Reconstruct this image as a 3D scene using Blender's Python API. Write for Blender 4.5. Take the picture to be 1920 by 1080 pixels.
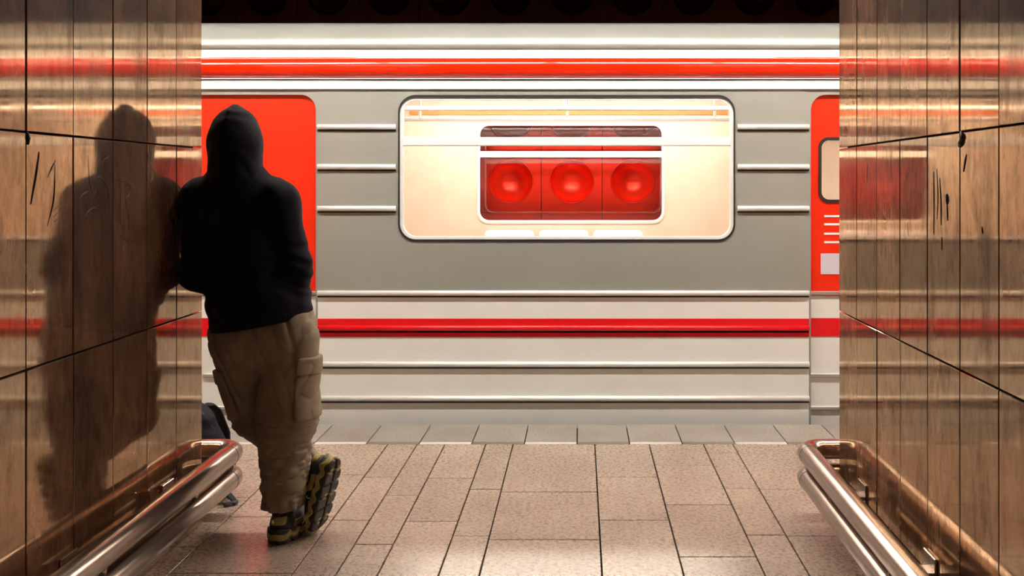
import bpy, bmesh, math, random
import numpy as np
from mathutils import Vector, Matrix, noise

random.seed(7)
for o in list(bpy.data.objects):
    bpy.data.objects.remove(o, do_unlink=True)
scene = bpy.context.scene
COL = scene.collection

# ------------------------------------------------------------------ camera, world, exposure
cam_data = bpy.data.cameras.new('camera')
cam = bpy.data.objects.new('camera', cam_data)
COL.objects.link(cam)
cam.location = (0, 0, 1.40)
cam.rotation_euler = (math.pi / 2, 0, 0)
cam_data.sensor_width = 36.0
cam_data.lens = 1850 / 1920 * 36.0
cam_data.shift_x = -128 / 1920
cam_data.shift_y = -196 / 1920
cam_data.clip_start = 0.02
scene.camera = cam

world = bpy.data.worlds.new('world')
scene.world = world
world.use_nodes = True
world.node_tree.nodes['Background'].inputs[0].default_value = (0.05, 0.035, 0.025, 1)
world.node_tree.nodes['Background'].inputs[1].default_value = 0.3

scene.view_settings.view_transform = 'Standard'
scene.view_settings.look = 'None'
scene.view_settings.gamma = 1
scene.view_settings.use_curve_mapping = False
scene.view_settings.exposure = 1.0

TUBE_POWER = 98.0        # fluorescent tubes over the platform edge
HALL_FILL_POWER = 20.0         # fill lamps added in the unseen hall behind the passage
TRAIN_POWER = 34.0       # strips inside the carriage

# ------------------------------------------------------------------ materials
MATS = {}


def new_mat(name):
    m = bpy.data.materials.new(name)
    m.use_nodes = True
    nt = m.node_tree
    MATS[name] = m
    return m, nt, nt.nodes['Principled BSDF']


def N(nt, t, **kw):
    n = nt.nodes.new(t)
    for k, v in kw.items():
        setattr(n, k, v)
    return n


def simple(name, col, rough=0.5, metal=0.0, var=0.12, scale=20, bump=0.0, bscale=200, coat=0.0, stretch=(1, 1, 1), ior=1.45):
    """Principled with a slight noise variation of its own colour and fine relief"""
    m, nt, b = new_mat(name)
    tc = N(nt, 'ShaderNodeTexCoord')
    mp = N(nt, 'ShaderNodeMapping')
    mp.inputs['Scale'].default_value = stretch
    nt.links.new(tc.outputs['Object'], mp.inputs['Vector'])
    ns = N(nt, 'ShaderNodeTexNoise')
    ns.inputs['Scale'].default_value = scale
    ns.inputs['Detail'].default_value = 4
    nt.links.new(mp.outputs[0], ns.inputs['Vector'])
    rp = N(nt, 'ShaderNodeValToRGB')
    rp.color_ramp.elements[0].position = 0.3
    rp.color_ramp.elements[1].position = 0.7
    rp.color_ramp.elements[0].color = tuple(c * (1 - var) for c in col) + (1,)
    rp.color_ramp.elements[1].color = tuple(min(1, c * (1 + var)) for c in col) + (1,)
    nt.links.new(ns.outputs['Fac'], rp.inputs[0])
    nt.links.new(rp.outputs[0], b.inputs['Base Color'])
    b.inputs['Roughness'].default_value = rough
    b.inputs['Metallic'].default_value = metal
    b.inputs['Coat Weight'].default_value = coat
    b.inputs['IOR'].default_value = ior
    if bump > 0:
        n2 = N(nt, 'ShaderNodeTexNoise')
        n2.inputs['Scale'].default_value = bscale
        nt.links.new(mp.outputs[0], n2.inputs['Vector'])
        bp = N(nt, 'ShaderNodeBump')
        bp.inputs['Strength'].default_value = bump
        bp.inputs['Distance'].default_value = 0.002
        nt.links.new(n2.outputs['Fac'], bp.inputs['Height'])
        nt.links.new(bp.outputs[0], b.inputs['Normal'])
    return m


def emit(name, col, strength):
    m, nt, b = new_mat(name)
    b.inputs['Base Color'].default_value = (*col, 1)
    b.inputs['Emission Color'].default_value = (*col, 1)
    b.inputs['Emission Strength'].default_value = strength
    return m


def make_marble():
    m, nt, b = new_mat('polished_marble')
    tc = N(nt, 'ShaderNodeTexCoord')
    oi = N(nt, 'ShaderNodeObjectInfo')
    mul = N(nt, 'ShaderNodeVectorMath', operation='SCALE')
    cmb = N(nt, 'ShaderNodeCombineXYZ')
    for i in range(3):
        nt.links.new(oi.outputs['Random'], cmb.inputs[i])
    nt.links.new(cmb.outputs[0], mul.inputs[0])
    mul.inputs['Scale'].default_value = 37.0
    add = N(nt, 'ShaderNodeVectorMath', operation='ADD')
    nt.links.new(tc.outputs['Object'], add.inputs[0])
    nt.links.new(mul.outputs[0], add.inputs[1])

    def noise_of(scale, stretch, detail=5, rough=0.6):
        mp = N(nt, 'ShaderNodeMapping')
        mp.inputs['Scale'].default_value = stretch
        nt.links.new(add.outputs[0], mp.inputs['Vector'])
        n = N(nt, 'ShaderNodeTexNoise')
        n.inputs['Scale'].default_value = scale
        n.inputs['Detail'].default_value = detail
        n.inputs['Roughness'].default_value = rough
        nt.links.new(mp.outputs[0], n.inputs['Vector'])
        return n

    grain = noise_of(9, (1, 1, 0.13), 7, 0.65)
    cloud = noise_of(3.0, (1, 1, 0.6), 3)
    speck = noise_of(38, (1, 1, 0.35), 8, 0.75)
    stain = noise_of(6, (1, 1, 0.35), 6, 0.7)
    r1 = N(nt, 'ShaderNodeValToRGB')
    e = r1.color_ramp.elements
    e[0].position, e[0].color = 0.30, (0.030, 0.012, 0.006, 1)
    e[1].position, e[1].color = 0.68, (0.270, 0.127, 0.062, 1)
    k = e.new(0.5)
    k.color = (0.135, 0.058, 0.027, 1)
    mixf = N(nt, 'ShaderNodeMath', operation='MULTIPLY_ADD')
    nt.links.new(cloud.outputs['Fac'], mixf.inputs[0])
    mixf.inputs[1].default_value = 0.6
    ad2 = N(nt, 'ShaderNodeMath', operation='MULTIPLY')
    nt.links.new(grain.outputs['Fac'], ad2.inputs[0])
    ad2.inputs[1].default_value = 0.4
    nt.links.new(ad2.outputs[0], mixf.inputs[2])
    nt.links.new(mixf.outputs[0], r1.inputs[0])
    # dark specks and run-down stains
    r2 = N(nt, 'ShaderNodeValToRGB')
    r2.color_ramp.elements[0].position, r2.color_ramp.elements[0].color = 0.54, (1, 1, 1, 1)
    r2.color_ramp.elements[1].position, r2.color_ramp.elements[1].color = 0.70, (0.25, 0.17, 0.13, 1)
    nt.links.new(stain.outputs['Fac'], r2.inputs[0])
    r3 = N(nt, 'ShaderNodeValToRGB')
    r3.color_ramp.elements[0].position, r3.color_ramp.elements[0].color = 0.44, (1, 1, 1, 1)
    r3.color_ramp.elements[1].position, r3.color_ramp.elements[1].color = 0.70, (0.30, 0.21, 0.15, 1)
    nt.links.new(speck.outputs['Fac'], r3.inputs[0])
    m1 = N(nt, 'ShaderNodeMixRGB', blend_type='MULTIPLY')
    m1.inputs[0].default_value = 1
    nt.links.new(r1.outputs[0], m1.inputs[1])
    nt.links.new(r2.outputs[0], m1.inputs[2])
    m2 = N(nt, 'ShaderNodeMixRGB', blend_type='MULTIPLY')
    m2.inputs[0].default_value = 1
    nt.links.new(m1.outputs[0], m2.inputs[1])
    nt.links.new(r3.outputs[0], m2.inputs[2])
    m3 = N(nt, 'ShaderNodeMixRGB', blend_type='MULTIPLY')
    m3.inputs[0].default_value = 1
    nt.links.new(m2.outputs[0], m3.inputs[1])
    nt.links.new(oi.outputs['Color'], m3.inputs[2])
    b.inputs['Roughness'].default_value = 0.6
    b.inputs['Specular IOR Level'].default_value = 0.2
    nt.links.new(m3.outputs[0], b.inputs['Base Color'])
    gl = N(nt, 'ShaderNodeBsdfGlossy')
    # the polish: worn where stained
    m4 = N(nt, 'ShaderNodeMixRGB', blend_type='MULTIPLY')
    m4.inputs[0].default_value = 0.6
    m4.inputs[1].default_value = (1.0, 0.735, 0.50, 1)
    nt.links.new(r2.outputs[0], m4.inputs[2])
    m5 = N(nt, 'ShaderNodeMixRGB', blend_type='MULTIPLY')
    m5.inputs[0].default_value = 0.45
    nt.links.new(m4.outputs[0], m5.inputs[1])
    nt.links.new(r3.outputs[0], m5.inputs[2])
    nt.links.new(m5.outputs[0], gl.inputs['Color'])
    rr = N(nt, 'ShaderNodeMapRange')
    rr.inputs['From Min'].default_value = 0.35
    rr.inputs['From Max'].default_value = 0.7
    rr.inputs['To Min'].default_value = 0.03
    rr.inputs['To Max'].default_value = 0.11
    nt.links.new(stain.outputs['Fac'], rr.inputs['Value'])
    nt.links.new(rr.outputs[0], gl.inputs['Roughness'])
    lw = N(nt, 'ShaderNodeFresnel')
    lw.inputs['IOR'].default_value = 4.0
    bp = N(nt, 'ShaderNodeBump')
    bp.inputs['Strength'].default_value = 0.06
    bp.inputs['Distance'].default_value = 0.003
    nt.links.new(grain.outputs['Fac'], bp.inputs['Height'])
    nt.links.new(bp.outputs[0], gl.inputs['Normal'])
    mx = N(nt, 'ShaderNodeMixShader')
    nt.links.new(lw.outputs[0], mx.inputs[0])
    nt.links.new(b.outputs[0], mx.inputs[1])
    nt.links.new(gl.outputs[0], mx.inputs[2])
    nt.links.new(mx.outputs[0], nt.nodes['Material Output'].inputs['Surface'])
    return m


def make_granite(name, c0, c1, rough=0.32, scale=60, tint=True):
    m, nt, b = new_mat(name)
    tc = N(nt, 'ShaderNodeTexCoord')
    geo = N(nt, 'ShaderNodeNewGeometry')
    oi = N(nt, 'ShaderNodeObjectInfo')
    n1 = N(nt, 'ShaderNodeTexNoise')
    n1.inputs['Scale'].default_value = scale
    n1.inputs['Detail'].default_value = 6
    n1.inputs['Roughness'].default_value = 0.75
    nt.links.new(geo.outputs['Position'], n1.inputs['Vector'])
    n2 = N(nt, 'ShaderNodeTexNoise')
    n2.inputs['Scale'].default_value = 3.0
    n2.inputs['Detail'].default_value = 4
    nt.links.new(geo.outputs['Position'], n2.inputs['Vector'])
    rp = N(nt, 'ShaderNodeValToRGB')
    rp.color_ramp.elements[0].position, rp.color_ramp.elements[0].color = 0.33, (*c0, 1)
    rp.color_ramp.elements[1].position, rp.color_ramp.elements[1].color = 0.62, (*c1, 1)
    nt.links.new(n1.outputs['Fac'], rp.inputs[0])
    rp2 = N(nt, 'ShaderNodeValToRGB')
    rp2.color_ramp.elements[0].position, rp2.color_ramp.elements[0].color = 0.3, (0.78, 0.74, 0.72, 1)
    rp2.color_ramp.elements[1].position, rp2.color_ramp.elements[1].color = 0.65, (1, 1, 1, 1)
    nt.links.new(n2.outputs['Fac'], rp2.inputs[0])
    mm = N(nt, 'ShaderNodeMixRGB', blend_type='MULTIPLY')
    mm.inputs[0].default_value = 1
    nt.links.new(rp.outputs[0], mm.inputs[1])
    nt.links.new(rp2.outputs[0], mm.inputs[2])
    m3 = N(nt, 'ShaderNodeMixRGB', blend_type='MULTIPLY')
    m3.inputs[0].default_value = 1
    nt.links.new(mm.outputs[0], m3.inputs[1])
    nt.links.new(oi.outputs['Color'], m3.inputs[2])
    nt.links.new(m3.outputs[0], b.inputs['Base Color'])
    rr = N(nt, 'ShaderNodeMapRange')
    rr.inputs['To Min'].default_value = rough - 0.08
    rr.inputs['To Max'].default_value = rough + 0.14
    nt.links.new(n1.outputs['Fac'], rr.inputs['Value'])
    nt.links.new(rr.outputs[0], b.inputs['Roughness'])
    bp = N(nt, 'ShaderNodeBump')
    bp.inputs['Strength'].default_value = 0.07
    bp.inputs['Distance'].default_value = 0.002
    nt.links.new(n1.outputs['Fac'], bp.inputs['Height'])
    nt.links.new(bp.outputs[0], b.inputs['Normal'])
    return m


def make_glass():
    m, nt, b = new_mat('window_glass')
    tr = N(nt, 'ShaderNodeBsdfTransparent')
    tr.inputs[0].default_value = (0.95, 0.96, 0.95, 1)
    gl = N(nt, 'ShaderNodeBsdfGlossy')
    gl.inputs['Roughness'].default_value = 0.02
    fr = N(nt, 'ShaderNodeFresnel')
    fr.inputs['IOR'].default_value = 1.5
    mx = N(nt, 'ShaderNodeMixShader')
    nt.links.new(fr.outputs[0], mx.inputs[0])
    nt.links.new(tr.outputs[0], mx.inputs[1])
    nt.links.new(gl.outputs[0], mx.inputs[2])
    nt.links.new(mx.outputs[0], nt.nodes['Material Output'].inputs['Surface'])
    return m


def make_brushed(name, col, rough, axis_stretch):
    m, nt, b = new_mat(name)
    tc = N(nt, 'ShaderNodeTexCoord')
    mp = N(nt, 'ShaderNodeMapping')
    mp.inputs['Scale'].default_value = axis_stretch
    nt.links.new(tc.outputs['Object'], mp.inputs['Vector'])
    ns = N(nt, 'ShaderNodeTexNoise')
    ns.inputs['Scale'].default_value = 30
    ns.inputs['Detail'].default_value = 5
    nt.links.new(mp.outputs[0], ns.inputs['Vector'])
    rr = N(nt, 'ShaderNodeMapRange')
    rr.inputs['To Min'].default_value = rough * 0.6
    rr.inputs['To Max'].default_value = rough * 1.5
    nt.links.new(ns.outputs['Fac'], rr.inputs['Value'])
    nt.links.new(rr.outputs[0], b.inputs['Roughness'])
    b.inputs['Base Color'].default_value = (*col, 1)
    b.inputs['Metallic'].default_value = 1.0
    bp = N(nt, 'ShaderNodeBump')
    bp.inputs['Strength'].default_value = 0.004
    bp.inputs['Distance'].default_value = 0.002
    nt.links.new(ns.outputs['Fac'], bp.inputs['Height'])
    nt.links.new(bp.outputs[0], b.inputs['Normal'])
    return m


def make_cloth(name, c0, c1, rough=0.9, weave=900, sheen=0.0):
    m, nt, b = new_mat(name)
    tc = N(nt, 'ShaderNodeTexCoord')
    n1 = N(nt, 'ShaderNodeTexNoise')
    n1.inputs['Scale'].default_value = 9
    n1.inputs['Detail'].default_value = 5
    nt.links.new(tc.outputs['Object'], n1.inputs['Vector'])
    rp = N(nt, 'ShaderNodeValToRGB')
    rp.color_ramp.elements[0].position, rp.color_ramp.elements[0].color = 0.3, (*c0, 1)
    rp.color_ramp.elements[1].position, rp.color_ramp.elements[1].color = 0.7, (*c1, 1)
    nt.links.new(n1.outputs['Fac'], rp.inputs[0])
    nt.links.new(rp.outputs[0], b.inputs['Base Color'])
    b.inputs['Roughness'].default_value = rough
    b.inputs['Specular IOR Level'].default_value = 0.15
    b.inputs['Sheen Weight'].default_value = sheen
    n2 = N(nt, 'ShaderNodeTexNoise')
    n2.inputs['Scale'].default_value = weave
    nt.links.new(tc.outputs['Object'], n2.inputs['Vector'])
    n3 = N(nt, 'ShaderNodeTexNoise')
    n3.inputs['Scale'].default_value = 28
    n3.inputs['Detail'].default_value = 3
    nt.links.new(tc.outputs['Object'], n3.inputs['Vector'])
    b1 = N(nt, 'ShaderNodeBump')
    b1.inputs['Strength'].default_value = 0.45
    b1.inputs['Distance'].default_value = 0.001
    nt.links.new(n2.outputs['Fac'], b1.inputs['Height'])
    b2 = N(nt, 'ShaderNodeBump')
    b2.inputs['Strength'].default_value = 0.35
    b2.inputs['Distance'].default_value = 0.008
    nt.links.new(n3.outputs['Fac'], b2.inputs['Height'])
    nt.links.new(b1.outputs[0], b2.inputs['Normal'])
    nt.links.new(b2.outputs[0], b.inputs['Normal'])
    return m


make_marble()
make_glass()
make_granite('floor_granite', (0.235, 0.170, 0.128), (0.50, 0.385, 0.30), 0.25)
MATS['floor_granite'].node_tree.nodes['Principled BSDF'].inputs['IOR'].default_value = 2.0
make_granite('kerb_granite', (0.13, 0.115, 0.10), (0.42, 0.38, 0.34), 0.40, 90)
make_granite('strip_light', (0.50, 0.46, 0.40), (0.80, 0.76, 0.70), 0.5, 200)
make_granite('strip_dark', (0.10, 0.085, 0.07), (0.22, 0.19, 0.165), 0.5, 200)
simple('steel_tube', (0.40, 0.325, 0.28), 0.24, 1.0, 0.08, 60, stretch=(1, 0.03, 1))
make_brushed('train_grey', (0.60, 0.60, 0.56), 0.5, (0.2, 6, 6))
simple('train_panel', (0.33, 0.335, 0.305), 0.40, 0.25, 0.03, 3)
simple('train_white', (0.82, 0.82, 0.79), 0.32, 0, 0.02, 3, coat=0.3)
simple('train_roof', (0.10, 0.095, 0.09), 0.7, 0, 0.2, 3)
simple('train_cant', (0.25, 0.25, 0.23), 0.30, 0.2, 0.03, 3)
simple('train_rib', (0.86, 0.85, 0.82), 0.25, 0.2, 0.02, 3)
simple('train_red', (0.72, 0.018, 0.002), 0.16, 0, 0.04, 3, coat=1.0)
simple('train_door_red', (0.78, 0.022, 0.003), 0.35, 0, 0.04, 3, coat=0.2)
simple('train_stripe_red', (0.70, 0.006, 0.012), 0.3, 0, 0.04, 3, coat=0.2)
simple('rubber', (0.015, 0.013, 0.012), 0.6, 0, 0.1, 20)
simple('interior_cream', (0.50, 0.405, 0.32), 0.5, 0, 0.04, 5)
simple('interior_orange', (0.85, 0.16, 0.03), 0.45, 0, 0.05, 5)
simple('interior_white', (0.88, 0.87, 0.85), 0.3, 0, 0.02, 5)
simple('seat_lilac', (0.62, 0.58, 0.66), 0.5, 0, 0.08, 8)
simple('vinyl_floor', (0.25, 0.2, 0.17), 0.5)
simple('bogie_dark', (0.03, 0.028, 0.026), 0.7)
simple('tunnel_panel', (1.0, 0.026, 0.006), 0.30, 0.45, 0.10, 6)
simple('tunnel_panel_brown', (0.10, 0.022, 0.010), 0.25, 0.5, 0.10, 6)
simple('tunnel_dark', (0.03, 0.018, 0.014), 0.7)
simple('ceiling_plaster', (0.20, 0.15, 0.11), 0.8, 0, 0.1, 4)
simple('soot', (0.030, 0.015, 0.009), 0.55, 0, 0.2, 60)
simple('chipped', (0.55, 0.45, 0.35), 0.7)
simple('joint_dark', (0.012, 0.008, 0.006), 0.9)
simple('concrete', (0.16, 0.125, 0.10), 0.8, 0, 0.15, 6)
simple('lamp_housing', (0.35, 0.33, 0.30), 0.5, 0.3)
simple('skin', (0.55, 0.32, 0.23), 0.5, 0, 0.06, 15)
simple('eye_white', (0.8, 0.8, 0.78), 0.2)
simple('eye_dark', (0.03, 0.02, 0.015), 0.2)
simple('hair', (0.025, 0.017, 0.012), 0.6, 0, 0.3, 60, 0.4, 250)
simple('shoe_black', (0.018, 0.016, 0.015), 0.55, 0, 0.3, 60, 0.4, 500)
simple('shoe_olive', (0.32, 0.25, 0.07), 0.5, 0, 0.15, 40, 0.2, 400)
simple('sole_rubber', (0.03, 0.024, 0.018), 0.5, 0, 0.3, 40)
simple('logo_white', (0.85, 0.85, 0.85), 0.5)
simple('strap_black', (0.018, 0.017, 0.022), 0.7, 0, 0.2, 80, 0.4, 600)
simple('zip_metal', (0.06, 0.06, 0.07), 0.4, 0.5)
make_cloth('hoodie_fleece', (0.0035, 0.0024, 0.0050), (0.0065, 0.0045, 0.009), 0.95, 700, 0.06)
make_cloth('khaki_ripstop', (0.195, 0.143, 0.094), (0.285, 0.215, 0.148), 0.85, 900)
make_cloth('pack_nylon', (0.010, 0.010, 0.016), (0.018, 0.017, 0.026), 0.6, 900)
emit('tube_glow', (1.0, 0.94, 0.85), TUBE_POWER)
emit('hall_fill_glow', (1.0, 0.80, 0.60), HALL_FILL_POWER)
emit('train_glow', (1.0, 0.90, 0.78), TRAIN_POWER)


# ------------------------------------------------------------------ object helpers
def tag(o, label=None, cat=None, group=None, kind=None):
    if label: o['label'] = label
    if cat: o['category'] = cat
    if group: o['group'] = group
    if kind: o['kind'] = kind
    return o


def link(name, mesh, mat, parent=None, loc=(0, 0, 0), rot=(0, 0, 0)):
    o = bpy.data.objects.new(name, mesh)
    COL.objects.link(o)
    if mat is not None and mesh is not None and len(mesh.materials) == 0:
        mesh.materials.append(MATS[mat])
    o.parent = parent
    o.location = loc
    o.rotation_euler = rot
    return o


def empty(name, loc=(0, 0, 0), rz=0.0):
    o = bpy.data.objects.new(name, None)
    COL.objects.link(o)
    o.location = loc
    o.rotation_euler = (0, 0, rz)
    o.empty_display_size = 0.1
    return o


def bm_mesh(bm, name='m', smooth=False):
    bmesh.ops.recalc_face_normals(bm, faces=bm.faces)
    me = bpy.data.meshes.new(name)
    bm.to_mesh(me)
    bm.free()
    if smooth:
        me.polygons.foreach_set('use_smooth', [True] * len(me.polygons))
    me.update()
    return me


def box_mesh(x0, x1, y0, y1, z0, z1, bevel=0.0, seg=1):
    bm = bmesh.new()
    bmesh.ops.create_cube(bm, size=1.0)
    for v in bm.verts:
        v.co = Vector(((x0 + x1) / 2 + v.co.x * (x1 - x0), (y0 + y1) / 2 + v.co.y * (y1 - y0), (z0 + z1) / 2 + v.co.z * (z1 - z0)))
    if bevel > 0:
        bmesh.ops.bevel(bm, geom=list(bm.edges), offset=bevel, segments=seg, affect='EDGES', profile=0.5)
    return bm_mesh(bm)


def box(name, mat, parent, x0, x1, y0, y1, z0, z1, bevel=0.0, seg=1):
    """box whose origin sits at its own centre"""
    c = ((x0 + x1) / 2, (y0 + y1) / 2, (z0 + z1) / 2)
    me = box_mesh(x0 - c[0], x1 - c[0], y0 - c[1], y1 - c[1], z0 - c[2], z1 - c[2], bevel, seg)
    return link(name, me, mat, parent, c)


def sweep_mesh(pts, radii, seg=16, cap=True, flat=None):
    """tube along a polyline; flat=(a,b) squashes the section"""
    pts = [Vector(p) for p in pts]
    if not hasattr(radii, '__len__'):
        radii = [radii] * len(pts)
    bm = bmesh.new()
    rings = []
    t0 = (pts[1] - pts[0]).normalized()
    ref = Vector((0, 0, 1)) if abs(t0.z) < 0.9 else Vector((1, 0, 0))
    u = t0.cross(ref).normalized()
    for i, p in enumerate(pts):
        if i == 0: t = t0
        elif i == len(pts) - 1: t = (pts[i] - pts[i - 1]).normalized()
        else: t = ((pts[i + 1] - p).normalized() + (p - pts[i - 1]).normalized()).normalized()
        u = (u - t * u.dot(t)).normalized()
        w = t.cross(u)
        fa, fb = flat if flat else (1, 1)
        rings.append([bm.verts.new(p + (u * math.cos(a) * fa + w * math.sin(a) * fb) * radii[i])
                      for a in (2 * math.pi * k / seg for k in range(seg))])
    for a, b in zip(rings, rings[1:]):
        for k in range(seg):
            bm.faces.new((a[k], a[(k + 1) % seg], b[(k + 1) % seg], b[k]))
    if cap:
        bm.faces.new(rings[0])
        bm.faces.new(rings[-1])
    me = bm_mesh(bm)
    for p in me.polygons:
        p.use_smooth = len(p.vertices) == 4
    return me


def profile_mesh(prof, x0, x1, smooth=False):
    """extrude a closed (y,z) outline along x"""
    bm = bmesh.new()
    a = [bm.verts.new((x0, y, z)) for y, z in prof]
    b = [bm.verts.new((x1, y, z)) for y, z in prof]
    n = len(prof)
    for k in range(n):
        f = bm.faces.new((a[k], a[(k + 1) % n], b[(k + 1) % n], b[k]))
        f.smooth = smooth
    bm.faces.new(a)
    bm.faces.new(b)
    bmesh.ops.recalc_face_normals(bm, faces=bm.faces)
    me = bpy.data.meshes.new('profile')
    bm.to_mesh(me)
    bm.free()
    return me


def rrect(x0, x1, z0, z1, r, seg=8):
    pts = []
    for cx, cz, a0 in ((x1 - r, z1 - r, 0), (x0 + r, z1 - r, 90), (x0 + r, z0 + r, 180), (x1 - r, z0 + r, 270)):
        for k in range(seg + 1):
            a = math.radians(a0 + 90 * k / seg)
            pts.append((cx + r * math.cos(a), cz + r * math.sin(a)))
    return pts


def plate_mesh(outer, holes, y0, y1):
    """flat plate in the xz plane with holes, thickness y0..y1"""
    bm = bmesh.new()
    loops = []
    edges = []
    for lp in [outer] + holes:
        vs = [bm.verts.new((x, y0, z)) for x, z in lp]
        loops.append(vs)
        for k in range(len(vs)):
            edges.append(bm.edges.new((vs[k], vs[(k + 1) % len(vs)])))
    res = bmesh.ops.triangle_fill(bm, use_beauty=True, use_dissolve=False, edges=edges)
    faces = [f for f in bm.faces]
    back = {}
    for vs in loops:
        for v in vs:
            back[v] = bm.verts.new((v.co.x, y1, v.co.z))
    for f in faces:
        bm.faces.new([back[v] for v in reversed(f.verts)])
    for vs in loops:
        n = len(vs)
        for k in range(n):
            a, b = vs[k], vs[(k + 1) % n]
            bm.faces.new((a, b, back[b], back[a]))
    return bm_mesh(bm)


# ------------------------------------------------------------------ implicit surfaces (organic shapes)
def surface_nets(fn, lo, hi, h, name='organic'):
    lo = np.array(lo, np.float32)
    hi = np.array(hi, np.float32)
    n = np.ceil((hi - lo) / h).astype(int) + 1
    ax = [lo[i] + h * np.arange(n[i], dtype=np.float32) for i in range(3)]
    X, Y, Z = np.meshgrid(*ax, indexing='ij')
    F = fn(X, Y, Z).astype(np.float32)
    S = F < 0
    nx, ny, nz = F.shape
    cnt = np.zeros((nx - 1, ny - 1, nz - 1), np.int8)
    for dx in (0, 1):
        for dy in (0, 1):
            for dz in (0, 1):
                cnt += S[dx:nx - 1 + dx, dy:ny - 1 + dy, dz:nz - 1 + dz]
    act = (cnt > 0) & (cnt < 8)
    ii, jj, kk = np.nonzero(act)
    idx = -np.ones(act.shape, np.int64)
    idx[ii, jj, kk] = np.arange(len(ii))
    acc = np.zeros((len(ii), 3))
    num = np.zeros(len(ii))
    for axis in range(3):
        o1, o2 = [a for a in range(3) if a != axis]
        for u in (0, 1):
            for v in (0, 1):
                c = [0, 0, 0]
                c[o1], c[o2] = u, v
                d = list(c)
                d[axis] = 1
                fa = F[ii + c[0], jj + c[1], kk + c[2]]
                fb = F[ii + d[0], jj + d[1], kk + d[2]]
                m = (fa < 0) != (fb < 0)
                t = np.where(m, fa / np.where(m, fa - fb, 1), 0)
                pos = np.tile(np.array(c, float), (len(ii), 1))
                pos[:, axis] = t
                acc += pos * m[:, None]
                num += m
    acc /= num[:, None]
    verts = lo + h * (acc + np.stack([ii, jj, kk], 1))
    quads = []
    for axis in range(3):
        o1, o2 = [(1, 2), (2, 0), (0, 1)][axis]
        sl_a = [slice(None)] * 3
        sl_b = [slice(None)] * 3
        sl_a[axis] = slice(0, -1)
        sl_b[axis] = slice(1, None)
        cr = S[tuple(sl_a)] != S[tuple(sl_b)]
        neg = S[tuple(sl_a)]
        e = np.stack(np.nonzero(cr), 1)
        ok = (e[:, o1] > 0) & (e[:, o2] > 0) & (e[:, o1] < n[o1] - 1) & (e[:, o2] < n[o2] - 1)
        e = e[ok]
        q = []
        for du, dv in ((-1, -1), (0, -1), (0, 0), (-1, 0)):
            c = e.copy()
            c[:, o1] += du
            c[:, o2] += dv
            q.append(idx[c[:, 0], c[:, 1], c[:, 2]])
        q = np.stack(q, 1)
        fl = ~neg[e[:, 0], e[:, 1], e[:, 2]]
        q[fl] = q[fl][:, ::-1]
        quads.append(q)
    quads = np.concatenate(quads)
    quads = quads[(quads >= 0).all(1)]
    me = bpy.data.meshes.new(name)
    me.vertices.add(len(verts))
    me.vertices.foreach_set('co', verts.astype(np.float32).ravel())
    me.loops.add(len(quads) * 4)
    me.loops.foreach_set('vertex_index', quads.astype(np.int32).ravel())
    me.polygons.add(len(quads))
    me.polygons.foreach_set('loop_start', np.arange(0, len(quads) * 4, 4, dtype=np.int32))
    me.polygons.foreach_set('use_smooth', np.ones(len(quads), bool))
    me.update(calc_edges=True)
    me.validate()
    return me


def rcone(P, a, b, ra, rb, sy=1.0, sx=1.0):
    """tapered capsule from a to b; the section is squashed by sx, sy"""
    X, Y, Z = P
    ax, ay, az = a
    bx, by, bz = b
    dx, dy, dz = (bx - ax), (by - ay), (bz - az)
    L2 = dx * dx + dy * dy + dz * dz + 1e-9
    t = np.clip(((X - ax) * dx + (Y - ay) * dy + (Z - az) * dz) / L2, 0, 1)
    ex = (X - ax - t * dx) / sx
    ey = (Y - ay - t * dy) / sy
    ez = Z - az - t * dz
    return (np.sqrt(ex * ex + ey * ey + ez * ez) - (ra + (rb - ra) * t)) * min(1, sx, sy)


def ellip(P, c, r):
    X, Y, Z = P
    k0 = np.sqrt(((X - c[0]) / r[0]) ** 2 + ((Y - c[1]) / r[1]) ** 2 + ((Z - c[2]) / r[2]) ** 2)
    k1 = np.sqrt(((X - c[0]) / r[0] ** 2) ** 2 + ((Y - c[1]) / r[1] ** 2) ** 2 + ((Z - c[2]) / r[2] ** 2) ** 2) + 1e-6
    return k0 * (k0 - 1) / k1


def sbox(P, c, r, rd=0.01):
    q = [np.abs(P[i] - c[i]) - (r[i] - rd) for i in range(3)]
    out = np.sqrt(sum(np.maximum(k, 0) ** 2 for k in q))
    return out + np.minimum(np.maximum(q[0], np.maximum(q[1], q[2])), 0) - rd


def smin(a, b, k):
    h = np.clip(0.5 + 0.5 * (b - a) / k, 0, 1)
    return b + (a - b) * h - k * h * (1 - h)


def smax(a, b, k):
    return -smin(-a, -b, k)


RNG = np.random.RandomState(3)
TAB = RNG.rand(32, 32, 32).astype(np.float32) * 2 - 1


def vnoise(X, Y, Z, s, off=0.0):
    x, y, z = X * s + off, Y * s + off * 1.7, Z * s + off * 0.6
    xi, yi, zi = np.floor(x).astype(int), np.floor(y).astype(int), np.floor(z).astype(int)
    fx, fy, fz = x - xi, y - yi, z - zi
    fx, fy, fz = [f * f * (3 - 2 * f) for f in (fx, fy, fz)]
    r = 0
    for i in (0, 1):
        for j in (0, 1):
            for k in (0, 1):
                w = (fx if i else 1 - fx) * (fy if j else 1 - fy) * (fz if k else 1 - fz)
                r = r + w * TAB[(xi + i) % 32, (yi + j) % 32, (zi + k) % 32]
    return r


# ------------------------------------------------------------------ dimensions of the place
XL, XR = -1.560, 1.068          # faces of the two marble walls of the passage
YE = 4.07                       # their platform-side ends
YN = 0.70                       # their hall-side ends
Y_KERB0, Y_KERB1 = 5.345, 5.73  # edge slabs of the platform
YT = 5.83                       # outer skin of the carriage
YW = 9.0                        # tunnel wall

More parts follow.
